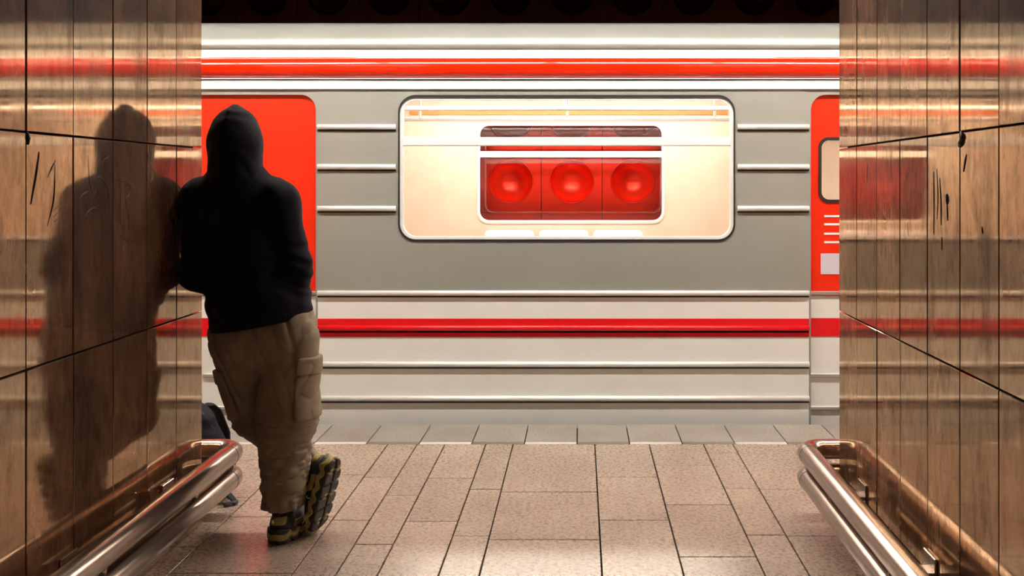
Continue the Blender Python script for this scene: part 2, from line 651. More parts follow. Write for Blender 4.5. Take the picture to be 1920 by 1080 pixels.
# ------------------------------------------------------------------ floor
floor = empty('floor')
tag(floor, 'warm grey granite tiled floor of the passage and platform', 'floor', kind='structure')
box('screed', 'joint_dark', floor, -7, 7, -5, Y_KERB1, -0.30, -0.022)
unit = box_mesh(-0.5, 0.5, -0.5, 0.5, -0.5, 0.5)
unit.materials.append(MATS['floor_granite'])


def slab(name, parent, x0, x1, y0, y1, z0, z1, mat, tint=(1, 1, 1), bev=0.0012):
    o = link(name, box_mesh(-(x1 - x0) / 2, (x1 - x0) / 2, -(y1 - y0) / 2, (y1 - y0) / 2, -(z1 - z0) / 2, (z1 - z0) / 2, bev),
             mat, parent, ((x0 + x1) / 2, (y0 + y1) / 2, (z0 + z1) / 2))
    o.color = (*tint, 1)
    return o


cols = [(-2.78, -2.34, 4.9), (-2.34, -1.90, 4.6), (-1.90, -1.474, 4.4), (-1.474, -1.033, 4.745), (-1.033, -0.876, 4.705), (-0.876, -0.726, 4.43),
        (-0.726, -0.507, 4.09), (-0.507, -0.361, 4.52), (-0.361, 0.078, 4.48), (0.078, 0.370, 4.703),
        (0.370, 0.661, 4.30), (0.661, 0.819, 4.53), (0.819, 1.259, 3.92), (1.259, 1.70, 4.3), (1.70, 2.14, 4.6), (2.14, 2.58, 4.1)]
G = 0.0030
for x0, x1, yj in cols:
    cuts = [yj + 0.6 * k for k in range(-7, 4)]
    cuts = [c for c in cuts if 1.55 < c < 5.24]
    ys = [1.3] + cuts + [5.30]
    for a, b in zip(ys, ys[1:]):
        if b - a < 0.03: continue
        t = random.uniform(0.90, 1.06)
        slab('floor_tile', floor, x0 + G, x1 - G, a + G, b - G, -0.022, random.uniform(-0.0006, 0.0004), 'floor_granite',
             (t, t * random.uniform(0.985, 1.01), t * random.uniform(0.97, 1.01)))
box('hall_floor', 'floor_granite', floor, -7, 7, -5, 1.298, -0.022, -0.001)
box('platform_floor', 'floor_granite', floor, -7, -2.782, 1.302, 5.73, -0.022, -0.001)
box('platform_floor', 'floor_granite', floor, 2.582, 7, 1.302, 5.73, -0.022, -0.001)
for k in range(-10, 10):
    x0 = -0.301 + 0.2835 * k
    if x0 < -2.79 or x0 > 2.35: continue
    t = random.uniform(0.88, 1.1)
    slab('kerb_slab', floor, x0 + G, x0 + 0.2835 - G, Y_KERB0 + G, Y_KERB1, -0.022, random.uniform(-0.0006, 0.0004), 'kerb_granite', (t, t, t * 0.98))
    if k % 2 == 0:
        # light inlay: a row of small raised studs on a pale strip
        s = slab('inlay_strip', floor, x0 + G, x0 + 0.2835 - G, 5.302, Y_KERB0 - 0.001, -0.022, 0.0, 'strip_light')
    else:
        slab('inlay_strip', floor, x0 + G, x0 + 0.2835 - G, 5.302, Y_KERB0 - 0.001, -0.022, 0.0, 'strip_dark')
box('platform_edge', 'concrete', floor, -7, 7, Y_KERB1 - 0.15, Y_KERB1 - 0.004, -1.1, -0.3)
trackbed = box('floor_trackbed', 'tunnel_dark', None, -9, 9, Y_KERB1, YW + 0.3, -1.3, -1.1)
tag(trackbed, 'dark trackbed beneath the train', 'trackbed', kind='structure')

# ------------------------------------------------------------------ marble walls
ROWS = [0.0, 0.204, 0.874, 1.545, 2.215, 2.886, 3.20]
PITCH = 0.2585


def marble_wall(name, xface, side, label, tints):
    w = empty(name, (xface, YE, 0))
    tag(w, label, 'wall', kind='structure')
    core_x = xface + side * 0.03
    far = xface + side * 2.0
    core = box('core', 'joint_dark', w, min(core_x, far), max(core_x, far), YN + 0.02, YE - 0.02, 0.0, 3.20)
    core.location -= w.location
    ncol = int(round((YE - YN) / PITCH))
    for r in range(len(ROWS) - 1):
        for c in range(ncol):
            y1 = YE - PITCH * c
            y0 = y1 - PITCH
            g = 0.0026 if r else 0.001
            x_out = xface + random.uniform(-0.0012, 0.0012)
            xa, xb = sorted((x_out, xface + side * 0.03))
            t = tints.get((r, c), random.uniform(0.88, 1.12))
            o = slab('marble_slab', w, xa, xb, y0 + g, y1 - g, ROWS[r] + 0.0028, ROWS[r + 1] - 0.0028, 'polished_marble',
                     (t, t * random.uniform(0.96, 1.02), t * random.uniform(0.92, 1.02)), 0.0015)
            o.location -= w.location
            o.rotation_euler = (0, random.uniform(-0.0003, 0.0003), random.uniform(-0.0004, 0.0004))
    # end face towards the platform and towards the hall
    for ya, yb in ((YE - 0.03, YE - 0.002), (YN, YN + 0.025)):
        for r in range(len(ROWS) - 1):
            for c in range(7):
                xa, xb = sorted((xface + side * (0.031 + 0.28 * c), xface + side * (0.031 + 0.28 * (c + 1))))
                o = slab('marble_slab', w, xa + 0.002, xb - 0.002, ya, yb, ROWS[r] + 0.003, ROWS[r + 1] - 0.003, 'polished_marble', (1, 1, 1), 0.0015)
                o.location -= w.location
    return w


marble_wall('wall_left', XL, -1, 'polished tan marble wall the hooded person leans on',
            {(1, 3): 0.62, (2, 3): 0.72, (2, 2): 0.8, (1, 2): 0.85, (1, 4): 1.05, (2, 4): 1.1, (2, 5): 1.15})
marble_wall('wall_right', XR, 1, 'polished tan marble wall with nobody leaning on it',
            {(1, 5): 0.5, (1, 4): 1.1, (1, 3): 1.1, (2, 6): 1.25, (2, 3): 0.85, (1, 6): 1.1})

# scribbles, drips and soot on the marble: (y, z) along each wall face
SCRIBBLES = {
    'wall_left': [[(3.125, 1.4874), (3.1338, 1.4042), (3.1695, 1.3554), (3.1831, 1.4177)], [(3.1831, 1.4221), (3.2246, 1.4179), (3.2624, 1.3724), (3.2672, 1.299)], [(3.0989, 1.2912), (3.125, 1.3122), (3.1695, 1.3243), (3.2107, 1.3098)], [(3.0732, 1.3524), (3.0989, 1.3694), (3.1338, 1.3757)], [(3.311, 1.4137), (3.3917, 1.4069), (3.4283, 1.3854), (3.4125, 1.3615), (3.3711, 1.3431)], [(3.3458, 1.4045), (3.3458, 1.3295), (3.3458, 1.2591)], [(3.3762, 1.3998), (3.3814, 1.3429), (3.4125, 1.2802), (3.4073, 1.2374)], [(3.2153, 1.4494), (3.2246, 1.4767), (3.272, 1.4915)], [(2.8454, 1.4916), (2.8309, 1.4276), (2.8024, 1.3409)], [(2.9354, 1.4698), (2.9124, 1.4447), (2.8897, 1.416)], [(2.9315, 1.4574), (2.9277, 1.3506), (2.8897, 1.2743)], [(3.2153, 1.3097), (3.2199, 1.2554), (3.2199, 1.2057)], [(3.1516, 1.2673), (3.1489, 1.1968), (3.1471, 1.1307)], [(3.3308, 1.2317), (3.3814, 1.2102), (3.4021, 1.1995)], [(2.92, 1.318), (2.9588, 1.3335)], [(2.9238, 1.3015), (2.9628, 1.3168)], [(2.9277, 1.287), (2.9588, 1.2961)], [(2.7813, 1.548), (2.7855, 1.5287), (2.7869, 1.5092)]],
    'wall_right': [[(2.7303, 1.4813), (2.7514, 1.4324)], [(2.9821, 1.4351), (2.9796, 1.3411), (2.9821, 1.247)], [(2.9329, 1.4169), (2.9209, 1.3423), (2.9209, 1.2765)], [(2.8737, 1.3432), (2.8713, 1.3217), (2.8679, 1.2917)], [(3.1822, 1.447), (3.2182, 1.4306), (3.2328, 1.4089)], [(2.6245, 1.2851), (2.6197, 1.2656)], [(2.9573, 1.4437), (2.945, 1.3639), (2.9548, 1.2928)], [(2.9149, 1.2417), (2.9149, 1.2023)], [(3.2182, 1.2736), (3.2109, 1.2257)], [(3.6661, 1.4762), (3.6755, 1.3991)], [(2.7674, 1.5448), (2.7514, 1.5315), (2.7674, 1.5115), (2.7783, 1.5036)], [(2.876, 1.3691), (2.8713, 1.3519), (2.8713, 1.339)]],
}
WIDTHS = {'wall_left': [0.0022, 0.0028, 0.0026, 0.0022, 0.0026, 0.0024, 0.002, 0.0016, 0.0035, 0.0018, 0.002, 0.0024, 0.002, 0.002, 0.0014, 0.0014, 0.0014, 0.01], 'wall_right': [0.003, 0.0022, 0.0025, 0.003, 0.002, 0.0022, 0.0018, 0.002, 0.0022, 0.003, 0.013, 0.008]}
for wname, lines in SCRIBBLES.items():
    wl = bpy.data.objects[wname]
    side = -1 if wname == 'wall_left' else 1
    for pts, r in zip(lines, WIDTHS[wname]):
        dense = []
        for (y0, z0), (y1, z1) in zip(pts, pts[1:]):
            for k in range(5):
                t = k / 5
                dense.append((y0 + (y1 - y0) * t, z0 + (z1 - z0) * t))
        dense.append(pts[-1])
        for _ in range(3):
            dense = [dense[0]] + [((a[0] + 2 * b[0] + c[0]) / 4, (a[1] + 2 * b[1] + c[1]) / 4) for a, b, c in zip(dense, dense[1:], dense[2:])] + [dense[-1]]
        n = len(dense)
        rad = [r * 0.7 * (0.35 + 0.65 * math.sin(math.pi * min(0.97, max(0.03, k / (n - 1)))) * random.uniform(0.75, 1.1)) for k in range(n)]
        m = sweep_mesh([(-side * 0.0003, y - YE, z) for y, z in dense], rad, 6)
        link('soot_mark', m, 'soot', wl)

# ------------------------------------------------------------------ ceilings and tunnel shell
c1 = box('ceiling', 'ceiling_plaster', None, XL - 2.0, XR + 2.0, YN, YE - 0.0, 3.203, 3.5)
tag(c1, 'plastered ceiling over the passage between the marble walls', 'ceiling', kind='structure')
c2 = box('ceiling_platform', 'tunnel_dark', None, -9, 9, YE + 0.001, YW + 0.3, 3.7, 3.9)
tag(c2, 'dark vault ceiling above platform and train', 'ceiling', kind='structure')
c3 = box('ceiling_hall', 'ceiling_plaster', None, -7, 7, -5, YN - 0.001, 3.3, 3.5)
tag(c3, 'plastered ceiling of the hall behind the passage', 'ceiling', kind='structure')
wb = box('wall_back', 'concrete', None, -7, 7, -5.2, -5.0, 0, 3.5)
tag(wb, 'plain back wall of the hall', 'wall', kind='structure')

# tunnel wall of square panels with a round dish pressed into each
tw = empty('wall_tunnel', (0, YW, 0))
tag(tw, 'red metal tunnel wall of square panels with round dished domes', 'wall', kind='structure')
bk = box('backing', 'tunnel_dark', tw, -9, 9, YW + 0.19, YW + 0.3, -1.1, 3.7)
bk.location -= tw.location


def dish_mesh(half, half_z, R, depth):
    bm = bmesh.new()
    seg = 40
    rings = []
    sq = []
    for k in range(seg):
        a = 2 * math.pi * k / seg
        c, s = math.cos(a), math.sin(a)
        m = max(abs(c), abs(s))
        sq.append((c / m * half, s / m * half_z))
    rings.append([bm.verts.new((x, 0.02, z)) for x, z in sq])
    rings.append([bm.verts.new((x, 0.0, z)) for x, z in sq])
    prof = [(R + 0.010, 0.0), (R + 0.006, -0.007), (R, -0.006), (R - 0.004, 0.006)]
    for j in range(1, 9):
        ang = j / 9 * math.pi / 2
        prof.append(((R - 0.004) * math.cos(ang), 0.006 + depth * math.sin(ang)))
    for r, y in prof:
        rings.append([bm.verts.new((r * math.cos(2 * math.pi * k / seg), y, r * math.sin(2 * math.pi * k / seg))) for k in range(seg)])
    for a, b in zip(rings, rings[1:]):
        for k in range(seg):
            f = bm.faces.new((a[k], a[(k + 1) % seg], b[(k + 1) % seg], b[k]))
            f.smooth = rings.index(a) >= 2
    tip = bm.verts.new((0, 0.006 + depth, 0))
    for k in range(seg):
        f = bm.faces.new((rings[-1][k], rings[-1][(k + 1) % seg], tip))
        f.smooth = True
    for f in bm.faces:
        f.normal_flip() if f.calc_center_median().y > 1e9 else None
    bmesh.ops.recalc_face_normals(bm, faces=bm.faces)
    me = bpy.data.meshes.new('dish_panel')
    bm.to_mesh(me)
    bm.free()
    me.materials.append(MATS['tunnel_panel'])
    return me


PX, PZ = 0.556, 0.570
dish = dish_mesh(PX / 2 - 0.003, PZ / 2 - 0.003, 0.196, 0.165)
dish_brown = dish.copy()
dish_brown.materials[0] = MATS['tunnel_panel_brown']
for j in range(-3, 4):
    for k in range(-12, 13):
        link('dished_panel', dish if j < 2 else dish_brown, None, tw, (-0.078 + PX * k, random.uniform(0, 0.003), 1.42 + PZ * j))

# ------------------------------------------------------------------ lamps
fix_group = 'fluorescent fixtures in a line over the platform edge'


def lamp_fixture(x, y, z, label, group, glow):
    t = empty('ceiling_light', (x, y, z))
    tag(t, label, 'ceiling light', group)
    link('housing', profile_mesh([(-0.09, -0.01), (-0.10, 0.0), (-0.05, 0.08), (0.05, 0.08), (0.10, 0.0), (0.09, -0.01), (0.045, 0.065), (-0.045, 0.065)], -0.755, 0.755), 'lamp_housing', t)
    link('tube', sweep_mesh([(-0.71, 0, 0.03), (0.71, 0, 0.03)], 0.019, 14), glow, t)
    for s in (-1, 1):
        link('end_cap', box_mesh(s * 0.735 - 0.02, s * 0.735 + 0.02, -0.04, 0.04, 0.0, 0.07, 0.004), 'lamp_housing', t)
    for s in (-1, 1):
        link('hanger', sweep_mesh([(s * 0.5, 0, 0.07), (s * 0.5, 0, 0.62 if z > 3.0 else 0.40)], 0.008, 8), 'lamp_housing', t)
    return t


for k in range(-3, 4):
    lamp_fixture(-0.25 + 0.77 + 1.54 * k, 4.85, 3.08, 'fluorescent tube fixture hung over the platform edge beside the train', fix_group, 'tube_glow')
for x in (0.95, 2.5):  # unseen fixtures behind the camera, added as fill light
    for y in (-1.2,):
        lamp_fixture(x, y, 2.90, 'fill tube fixture added in the unseen hall behind the passage', 'fill fixtures added in the hall', 'hall_fill_glow')

# ------------------------------------------------------------------ the train
train = empty('metro_train', (0, YT, -1.1))
tag(train, 'white and grey metro train with red doors and red stripes at the platform', 'train')


def tpart(name, mesh, mat, parent=None):
    o = link(name, mesh, mat, parent or train)
    if parent is None:
        o.location = -train.location
    return o


def tbox(name, mat, x0, x1, y0, y1, z0, z1, bevel=0.0, parent=None, seg=1):
    return tpart(name, box_mesh(x0, x1, y0, y1, z0, z1, bevel, seg), mat, parent)


T0, T1 = -7.45, 7.27
MOD = 4.30
DOOR_W = 1.398
YF = YT + 2.62                   # far skin of the carriage
# --- full-length upper mouldings
tpart('door_header', profile_mesh([(YT - 0.012, 1.957), (YT - 0.004, 2.010), (YT + 0.05, 2.012), (YT + 0.05, 1.957)], T0, T1), 'train_white')
bul = [(YT + 0.05, 2.022)]
for k in range(13):
    a = -math.pi / 2 + math.pi * k / 12
    bul.append((YT + 0.006 - 0.047 * math.cos(a), 2.083 + 0.061 * math.sin(a)))
bul.append((YT + 0.05, 2.144))
tpart('rain_rail', profile_mesh(bul, T0, T1, True), 'train_red')
tpart('rail_bead', profile_mesh([(YT - 0.016, 2.016), (YT - 0.016, 2.022), (YT + 0.04, 2.022), (YT + 0.04, 2.016)], T0, T1), 'train_white')
tpart('gutter_strip', profile_mesh([(YT + 0.0, 2.146), (YT + 0.006, 2.190), (YT + 0.06, 2.190), (YT + 0.06, 2.146)], T0, T1), 'train_white')
roof_prof = [(YT + 0.004, 2.199)]
for k in range(1, 9):
    a = math.radians(62 * k / 8)
    roof_prof.append((YT + 0.006 + 0.22 * (1 - math.cos(a)), 2.199 + 0.19 * math.sin(a)))
mid = (YT + YF) / 2
top = []
y_s, z_s = roof_prof[-1]
for k in range(1, 11):
    t = k / 11
    y = y_s + (2 * mid - 2 * y_s) * t
    top.append((y, z_s + 0.10 * math.sin(math.pi * t)))
roof = roof_prof + top + [(2 * mid - y, z) for y, z in reversed(roof_prof)] + [(YF - 0.05, 2.195), (YT + 0.05, 2.195)]
tpart('roof', profile_mesh([(y + 0.004 if y < mid else y - 0.004, z - 0.006) for y, z in roof[:-2]] + [(YF - 0.06, 2.191), (YT + 0.06, 2.191)], T0, T1, False), 'train_roof')
cant = roof_prof + [(y + 0.012, z - 0.008) for y, z in reversed(roof_prof)]
tpart('cant_panel', profile_mesh(cant, T0, T1, True), 'train_cant')
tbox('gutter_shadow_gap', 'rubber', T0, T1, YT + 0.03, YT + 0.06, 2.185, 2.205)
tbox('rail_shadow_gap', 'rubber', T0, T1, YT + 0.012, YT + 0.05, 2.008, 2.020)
# --- floor, ceiling, ends, underframe
tbox('cabin_floor', 'vinyl_floor', T0, T1, YT + 0.05, YF - 0.05, -0.04, 0.0)
tbox('cabin_ceiling', 'interior_cream', T0, T1, YT + 0.07, YF - 0.07, 2.17, 2.19)
tbox('end_wall', 'train_white', T0 - 0.05, T0, YT, YF, -0.35, 2.19)
tbox('end_wall', 'train_white', T1, T1 + 0.05, YT, YF, -0.35, 2.19)
tbox('underframe', 'bogie_dark', T0 + 0.3, T1 - 0.3, YT + 0.3, YF - 0.3, -0.62, -0.05, 0.03)
for xb in (-5.2, 5.0):
    tbox('bogie', 'bogie_dark', xb - 1.2, xb + 1.2, YT + 0.45, YF - 0.45, -0.95, -0.62, 0.05)
    for xw in (-0.8, 0.8):
        for yw in (YT + 0.55, YF - 0.55):
            tpart('wheel', sweep_mesh([(xb + xw, yw - 0.06, -0.70), (xb + xw, yw + 0.06, -0.70)], 0.39, 24), 'bogie_dark')


def rib(x0, x1, z, h=0.016, d=0.020, mat='train_rib'):
    pr = [(YT + 0.002, z + h)]
    for k in range(7):
        a = math.pi / 2 - math.pi * k / 6
        pr.append((YT - d * math.cos(a) ** 0.7 if math.cos(a) > 1e-6 else YT, z + h * math.sin(a)))
    pr.append((YT + 0.002, z - h))
    o = tpart('rib', profile_mesh(pr, x0, x1, True), mat)
    link('rib_shade_strip', box_mesh(x0, x1, YT - 0.004, YT + 0.001, z - h - 0.009, z - h + 0.001), 'rubber', o)  # dark strip added to draw the shade beneath the rib
    return o


def window_unit(xc, w, yskin, depth, z0, z1, near):
    """rubber gasket, inner frame, transom, upper and lower pane"""
    x0, x1 = xc - w / 2, xc + w / 2
    s = 1 if near else -1
    ya, yb = (yskin - 0.004, yskin + 0.045) if near else (yskin - 0.045, yskin + 0.004)
    r = 0.10
    wn = tpart('window', plate_mesh(rrect(x0 - 0.003, x1 + 0.003, z0 - 0.008, z1 + 0.008, r + 0.003), [rrect(x0 + 0.006, x1 - 0.006, z0 + 0.006, z1 - 0.006, r - 0.006)], ya, yb), 'rubber' if near else 'interior_cream')
    ym = (ya + yb) / 2
    link('inner_frame', plate_mesh(rrect(x0 + 0.0055, x1 - 0.0055, z0 + 0.0055, z1 - 0.0055, r - 0.0055), [rrect(x0 + 0.024, x1 - 0.024, z0 + 0.022, z1 - 0.022, r - 0.024)], ya + 0.008, yb - 0.002), 'interior_white', wn)
    zt = 1.648
    link('transom', box_mesh(x0 + 0.02, x1 - 0.02, ya + 0.004, yb - 0.004, zt - 0.026, zt + 0.026, 0.006, 2), 'interior_white', wn)
    link('pane', plate_mesh(rrect(x0 + 0.02, x1 - 0.02, z0 + 0.018, z1 - 0.018, r - 0.022), [], ym - 0.002, ym + 0.002), 'window_glass', wn)
    return wn


WZ0, WZ1 = 1.064, 1.915
for m in (-1, 0, 1):
    xc = -0.10 + MOD * m
    pl, pr_ = xc - (MOD - DOOR_W) / 2, xc + (MOD - DOOR_W) / 2
    w = 1.985
    wx0, wx1 = xc + 0.02 - w / 2, xc + 0.02 + w / 2
    tpart('side_panel', plate_mesh([(pl, 0.766), (pr_, 0.766), (pr_, 1.955), (pl, 1.955)], [rrect(wx0, wx1, WZ0, WZ1, 0.10)], YT, YT + 0.04), 'train_panel')
    tbox('lower_panel', 'train_white', pl, pr_, YT, YT + 0.05, -0.36, 0.730, 0.0)
    tbox('belt_gap', 'rubber', pl, pr_, YT + 0.015, YT + 0.05, 0.728, 0.768)
    window_unit(xc + 0.02, w, YT, 0.04, WZ0, WZ1, True)
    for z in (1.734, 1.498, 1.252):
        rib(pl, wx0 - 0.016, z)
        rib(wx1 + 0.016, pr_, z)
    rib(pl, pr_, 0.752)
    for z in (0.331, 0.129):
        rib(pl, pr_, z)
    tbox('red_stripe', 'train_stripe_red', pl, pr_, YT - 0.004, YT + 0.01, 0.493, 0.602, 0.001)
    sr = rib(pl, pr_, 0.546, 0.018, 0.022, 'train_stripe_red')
    # far side
    fw = 1.60
    tpart('far_side_panel', plate_mesh([(pl, -0.36), (pr_, -0.36), (pr_, 2.19), (pl, 2.19)], [rrect(xc + 0.02 - fw / 2, xc + 0.02 + fw / 2, WZ0, WZ1, 0.10)], YF - 0.04, YF), 'interior_cream')
    window_unit(xc + 0.02, fw, YF, 0.04, WZ0, WZ1, False)
    tbox('advert_strip', 'interior_orange', pl + 0.1, pr_ - 0.1, YF - 0.055, YF - 0.041, 1.985, 2.055)
    # bench with rounded backs under the far window
    for k in range(3):
        sx = xc - 0.50 + 0.46 * k
        st = tbox('seat_back', 'seat_lilac', sx - 0.21, sx + 0.21, YF - 0.15, YF - 0.06, 0.46, 1.005, 0.04, seg=3)
        link('seat_cushion', box_mesh(sx - 0.215, sx + 0.215, YF - 0.52, YF - 0.12, 0.38, 0.46, 0.03, 3), 'seat_lilac', st)
        link('seat_base', box_mesh(sx - 0.19, sx + 0.19, YF - 0.46, YF - 0.10, 0.0, 0.38, 0.01), 'interior_white', st)
    # grab rails and light strips
    for yy, zz in ((YT + 0.75, 1.90), (YF - 0.75, 1.90)):
        gr = tpart('grab_rail', sweep_mesh([(pl - 0.2, yy, zz), (pr_ + 0.2, yy, zz)], 0.016, 12), 'interior_white')
        for dx in (0.3, 1.45, 2.6):
            link('rail_bracket', sweep_mesh([(pl + dx, yy, zz), (pl + dx, yy, 2.172)], 0.011, 8), 'interior_white', gr)
    for yy in (YT + 0.62, YF - 0.56):
        tbox('light_strip', 'train_glow', pl + 0.1, pr_ - 0.1, yy - 0.06, yy + 0.06, 2.150, 2.168)

# --- doors: two leaves each
for m in (-2, -1, 0, 1):
    dc = -0.10 + MOD * (m + 0.5)
    d0, d1 = dc - DOOR_W / 2, dc + DOOR_W / 2
    if d0 < T0 - 0.1 or d1 > T1 + 0.1:
        continue
    YD = YT + 0.022
    tpart('door_frame', plate_mesh([(d0 - 0.001, -0.36), (d1 + 0.001, -0.36), (d1 + 0.001, 1.957), (d0 - 0.001, 1.957)],
                                   [rrect(d0 + 0.012, d1 - 0.012, -0.30, 1.925, 0.09)], YT + 0.002, YT + 0.03), 'train_panel')
    for a, b in ((d0 + 0.005, dc - 0.004), (dc + 0.004, d1 - 0.005)):
        wx0 = a + 0.070
        leaf = tpart('door_leaf', plate_mesh([(a, 0.735), (b, 0.735), (b, 1.94), (a, 1.94)], [rrect(wx0, wx0 + 0.28, 1.30, 1.66, 0.05)], YD, YD + 0.035), 'train_door_red')
        link('door_lower_panel', box_mesh(a, b, YD, YD + 0.035, -0.32, 0.733, 0.002), 'train_white', leaf)
        link('door_stripe', box_mesh(a, b, YD - 0.003, YD + 0.003, 0.493, 0.602), 'train_stripe_red', leaf)
        link('door_gasket', plate_mesh(rrect(wx0 - 0.014, wx0 + 0.294, 1.286, 1.674, 0.06), [rrect(wx0 + 0.004, wx0 + 0.276, 1.304, 1.656, 0.046)], YD - 0.006, YD + 0.03), 'rubber', leaf)
        link('door_pane', plate_mesh(rrect(wx0 + 0.003, wx0 + 0.277, 1.303, 1.657, 0.046), [], YD + 0.012, YD + 0.016), 'window_glass', leaf)
        for z in (0.262, 0.068):
            link('door_rib', profile_mesh([(YD, z + 0.014), (YD - 0.012, z + 0.008), (YD - 0.012, z - 0.008), (YD, z - 0.014)], a + 0.01, b - 0.01), 'train_grey', leaf)
        link('door_rib', profile_mesh([(YD, 0.762), (YD - 0.012, 0.758), (YD - 0.012, 0.742), (YD, 0.738)], a, b), 'train_grey', leaf)
        if m >= 0:
            for z in (1.206, 1.158, 1.102, 1.052):
                link('notice_line', box_mesh(a + 0.09, a + 0.34, YD - 0.003, YD + 0.001, z - 0.006, z + 0.006), 'interior_white', leaf)
            link('notice_sticker', box_mesh(a + 0.07, a + 0.30, YD - 0.003, YD + 0.001, 0.862, 0.985), 'seat_lilac', leaf)
    # far doors
    tpart('far_door', box_mesh(d0, d1, YF - 0.04, YF, -0.36, 2.19), 'interior_cream')


# ------------------------------------------------------------------ bumper rails along the walls
def bumper(xr, xwall, side, label):
    """two stacked steel tubes that turn round the end of the wall"""
    y_end = YE + 0.115
    t = empty('bumper_rail', (xr, YE, 0))
    tag(t, label, 'rail', 'steel bumper rails of the passage')
    R = 0.075
    for z in (0.274, 0.171):
        pts = [(xr, 0.95, z), (xr, 2.0, z), (xr, 3.0, z), (xr, y_end - R - 0.03, z)]
        for k in range(0, 9):
            a = math.pi / 2 * k / 8
            pts.append((xr + side * R * (1 - math.cos(a)), y_end - R + R * math.sin(a), z))
        pts += [(xr + side * 0.5, y_end, z), (xr + side * 1.7, y_end, z)]
        pts = [(x - xr, y - YE, zz) for x, y, zz in pts]
        tb = link('tube', sweep_mesh(pts, 0.042, 28), 'steel_tube', t)
        ys = y_end - R - 0.035 - YE
        link('joint_ring', sweep_mesh([(0, ys - 0.0015, z), (0, ys + 0.0015, z)], 0.0426, 28), 'rubber', tb)
    for yy in (1.5, 2.25, 3.0, 3.72):
        y = yy - YE
        sx = (xwall - xr)
        br = link('wall_bracket', box_mesh(min(0, sx), max(0, sx), y - 0.035, y + 0.035, 0.214, 0.228, 0.002), 'steel_tube', t)
        link('bracket_plate', box_mesh(sx - side * 0.008 if side > 0 else sx, sx if side > 0 else sx + 0.008, y - 0.05, y + 0.05, 0.17, 0.275, 0.002), 'steel_tube', br)
        link('spacer', sweep_mesh([(0, y, 0.20), (0, y, 0.245)], 0.012, 10), 'steel_tube', br)
    for dy in (-0.17, -0.145, -0.12):
        link('spacer_pin', sweep_mesh([(0, y_end - YE + dy + 0.06, 0.205), (0, y_end - YE + dy + 0.06, 0.24)], 0.005, 8), 'steel_tube', t)
    return t


bumper(-1.453, XL, -1, 'double steel bumper rail along the marble wall behind the hooded person')
bumper(0.948, XR, 1, 'double steel bumper rail along the marble wall with nobody leaning on it')

# ------------------------------------------------------------------ the person
PXW, PYW = -1.25, 3.86
person = empty('person', (PXW, PYW, 0))
tag(person, 'person in dark hooded sweatshirt and khaki cargo trousers leaning on the wall, legs crossed', 'person')

# joints in the person's own frame: x right as seen from behind, y the way they face, z up
SH_R, EL_R, WR_R = (0.072, 0.0, 1.325), (0.150, -0.035, 1.075), (0.075, 0.150, 0.985)
SH_L, EL_L, WR_L = (-0.236, 0.0, 1.330), (-0.252, -0.02, 1.045), (-0.115, 0.150, 0.960)
HIP_R, KN_R, AN_R = (0.098, 0.0, 0.80), (0.090, 0.025, 0.46), (0.079, 0.022, 0.10)
HIP_L, KN_L, AN_L = (-0.088, 0.01, 0.79), (-0.062, 0.130, 0.455), (0.145, 0.115, 0.27)
HEAD = (-0.094, 0.02, 1.570)
HEM_SLOPE = 0.171


def hem_z(X):
    return 0.862 + HEM_SLOPE * X


def f_hoodie(X, Y, Z, wr=1.0):
    P = (X, Y, Z)
    d = rcone(P, (-0.085, 0.0, 1.30), (-0.045, 0.0, 1.08), 0.150, 0.165, 0.68)
    d = smin(d, rcone(P, (-0.040, 0.0, 1.08), (0.002, 0.0, 0.88), 0.172, 0.194, 0.86), 0.05)
    d = smin(d, rcone(P, (-0.225, -0.005, 1.335), (0.058, -0.005, 1.330), 0.070, 0.070), 0.06)
    d = smin(d, rcone(P, (-0.09, -0.005, 1.43), (-0.09, -0.01, 1.30), 0.082, 0.115), 0.07)
    d = smin(d, rcone(P, (-0.085, -0.008, 1.405), SH_R, 0.066, 0.066), 0.05)
    d = smin(d, rcone(P, (-0.100, -0.008, 1.405), SH_L, 0.066, 0.066), 0.05)
    # sleeves
    d = smin(d, rcone(P, SH_R, EL_R, 0.068, 0.058), 0.050)
    d = smin(d, rcone(P, EL_R, WR_R, 0.058, 0.043), 0.022)
    d = smin(d, rcone(P, SH_L, EL_L, 0.068, 0.058), 0.050)
    d = smin(d, rcone(P, EL_L, WR_L, 0.058, 0.043), 0.022)
    # slack above the waistband
    zz = Z - hem_z(X)
    d = d - 0.012 * np.exp(-((zz - 0.085) / 0.05) ** 2)
    if wr:
        # folds: oblique pulls across the back, bunching at the elbows and waist
        n = vnoise(X, Y, Z, 7, 3.1)
        d = d - wr * 0.0045 * np.sin((Z * 0.9 + X * 0.7) * 75 + 5 * n) * np.clip((1.12 - Z) / 0.2, 0, 1) * (0.5 + 0.5 * vnoise(X, Y, Z, 10, 8.0))
        d = d - wr * 0.005 * vnoise(X * 1.8, Y, Z * 0.8, 15, 1.0)
        for e in (EL_R, EL_L):
            r2 = (X - e[0]) ** 2 + (Y - e[1]) ** 2 + (Z - e[2]) ** 2
            d = d - wr * 0.005 * np.sin(Z * 150 + X * 60 + 4 * n) * np.exp(-r2 / 0.008)
        d = d - wr * 0.006 * np.exp(-((X + 0.09 - (1.36 - Z) * 0.25) / 0.02) ** 2) * np.clip((Z - 1.0) / 0.2, 0, 1) * n
    d = smax(d, hem_z(X) - Z, 0.012)
    # flat where the shoulder and sleeve press on the wall
    d = smax(d, (XL - PXW + 0.003) - X, 0.012)
    return d


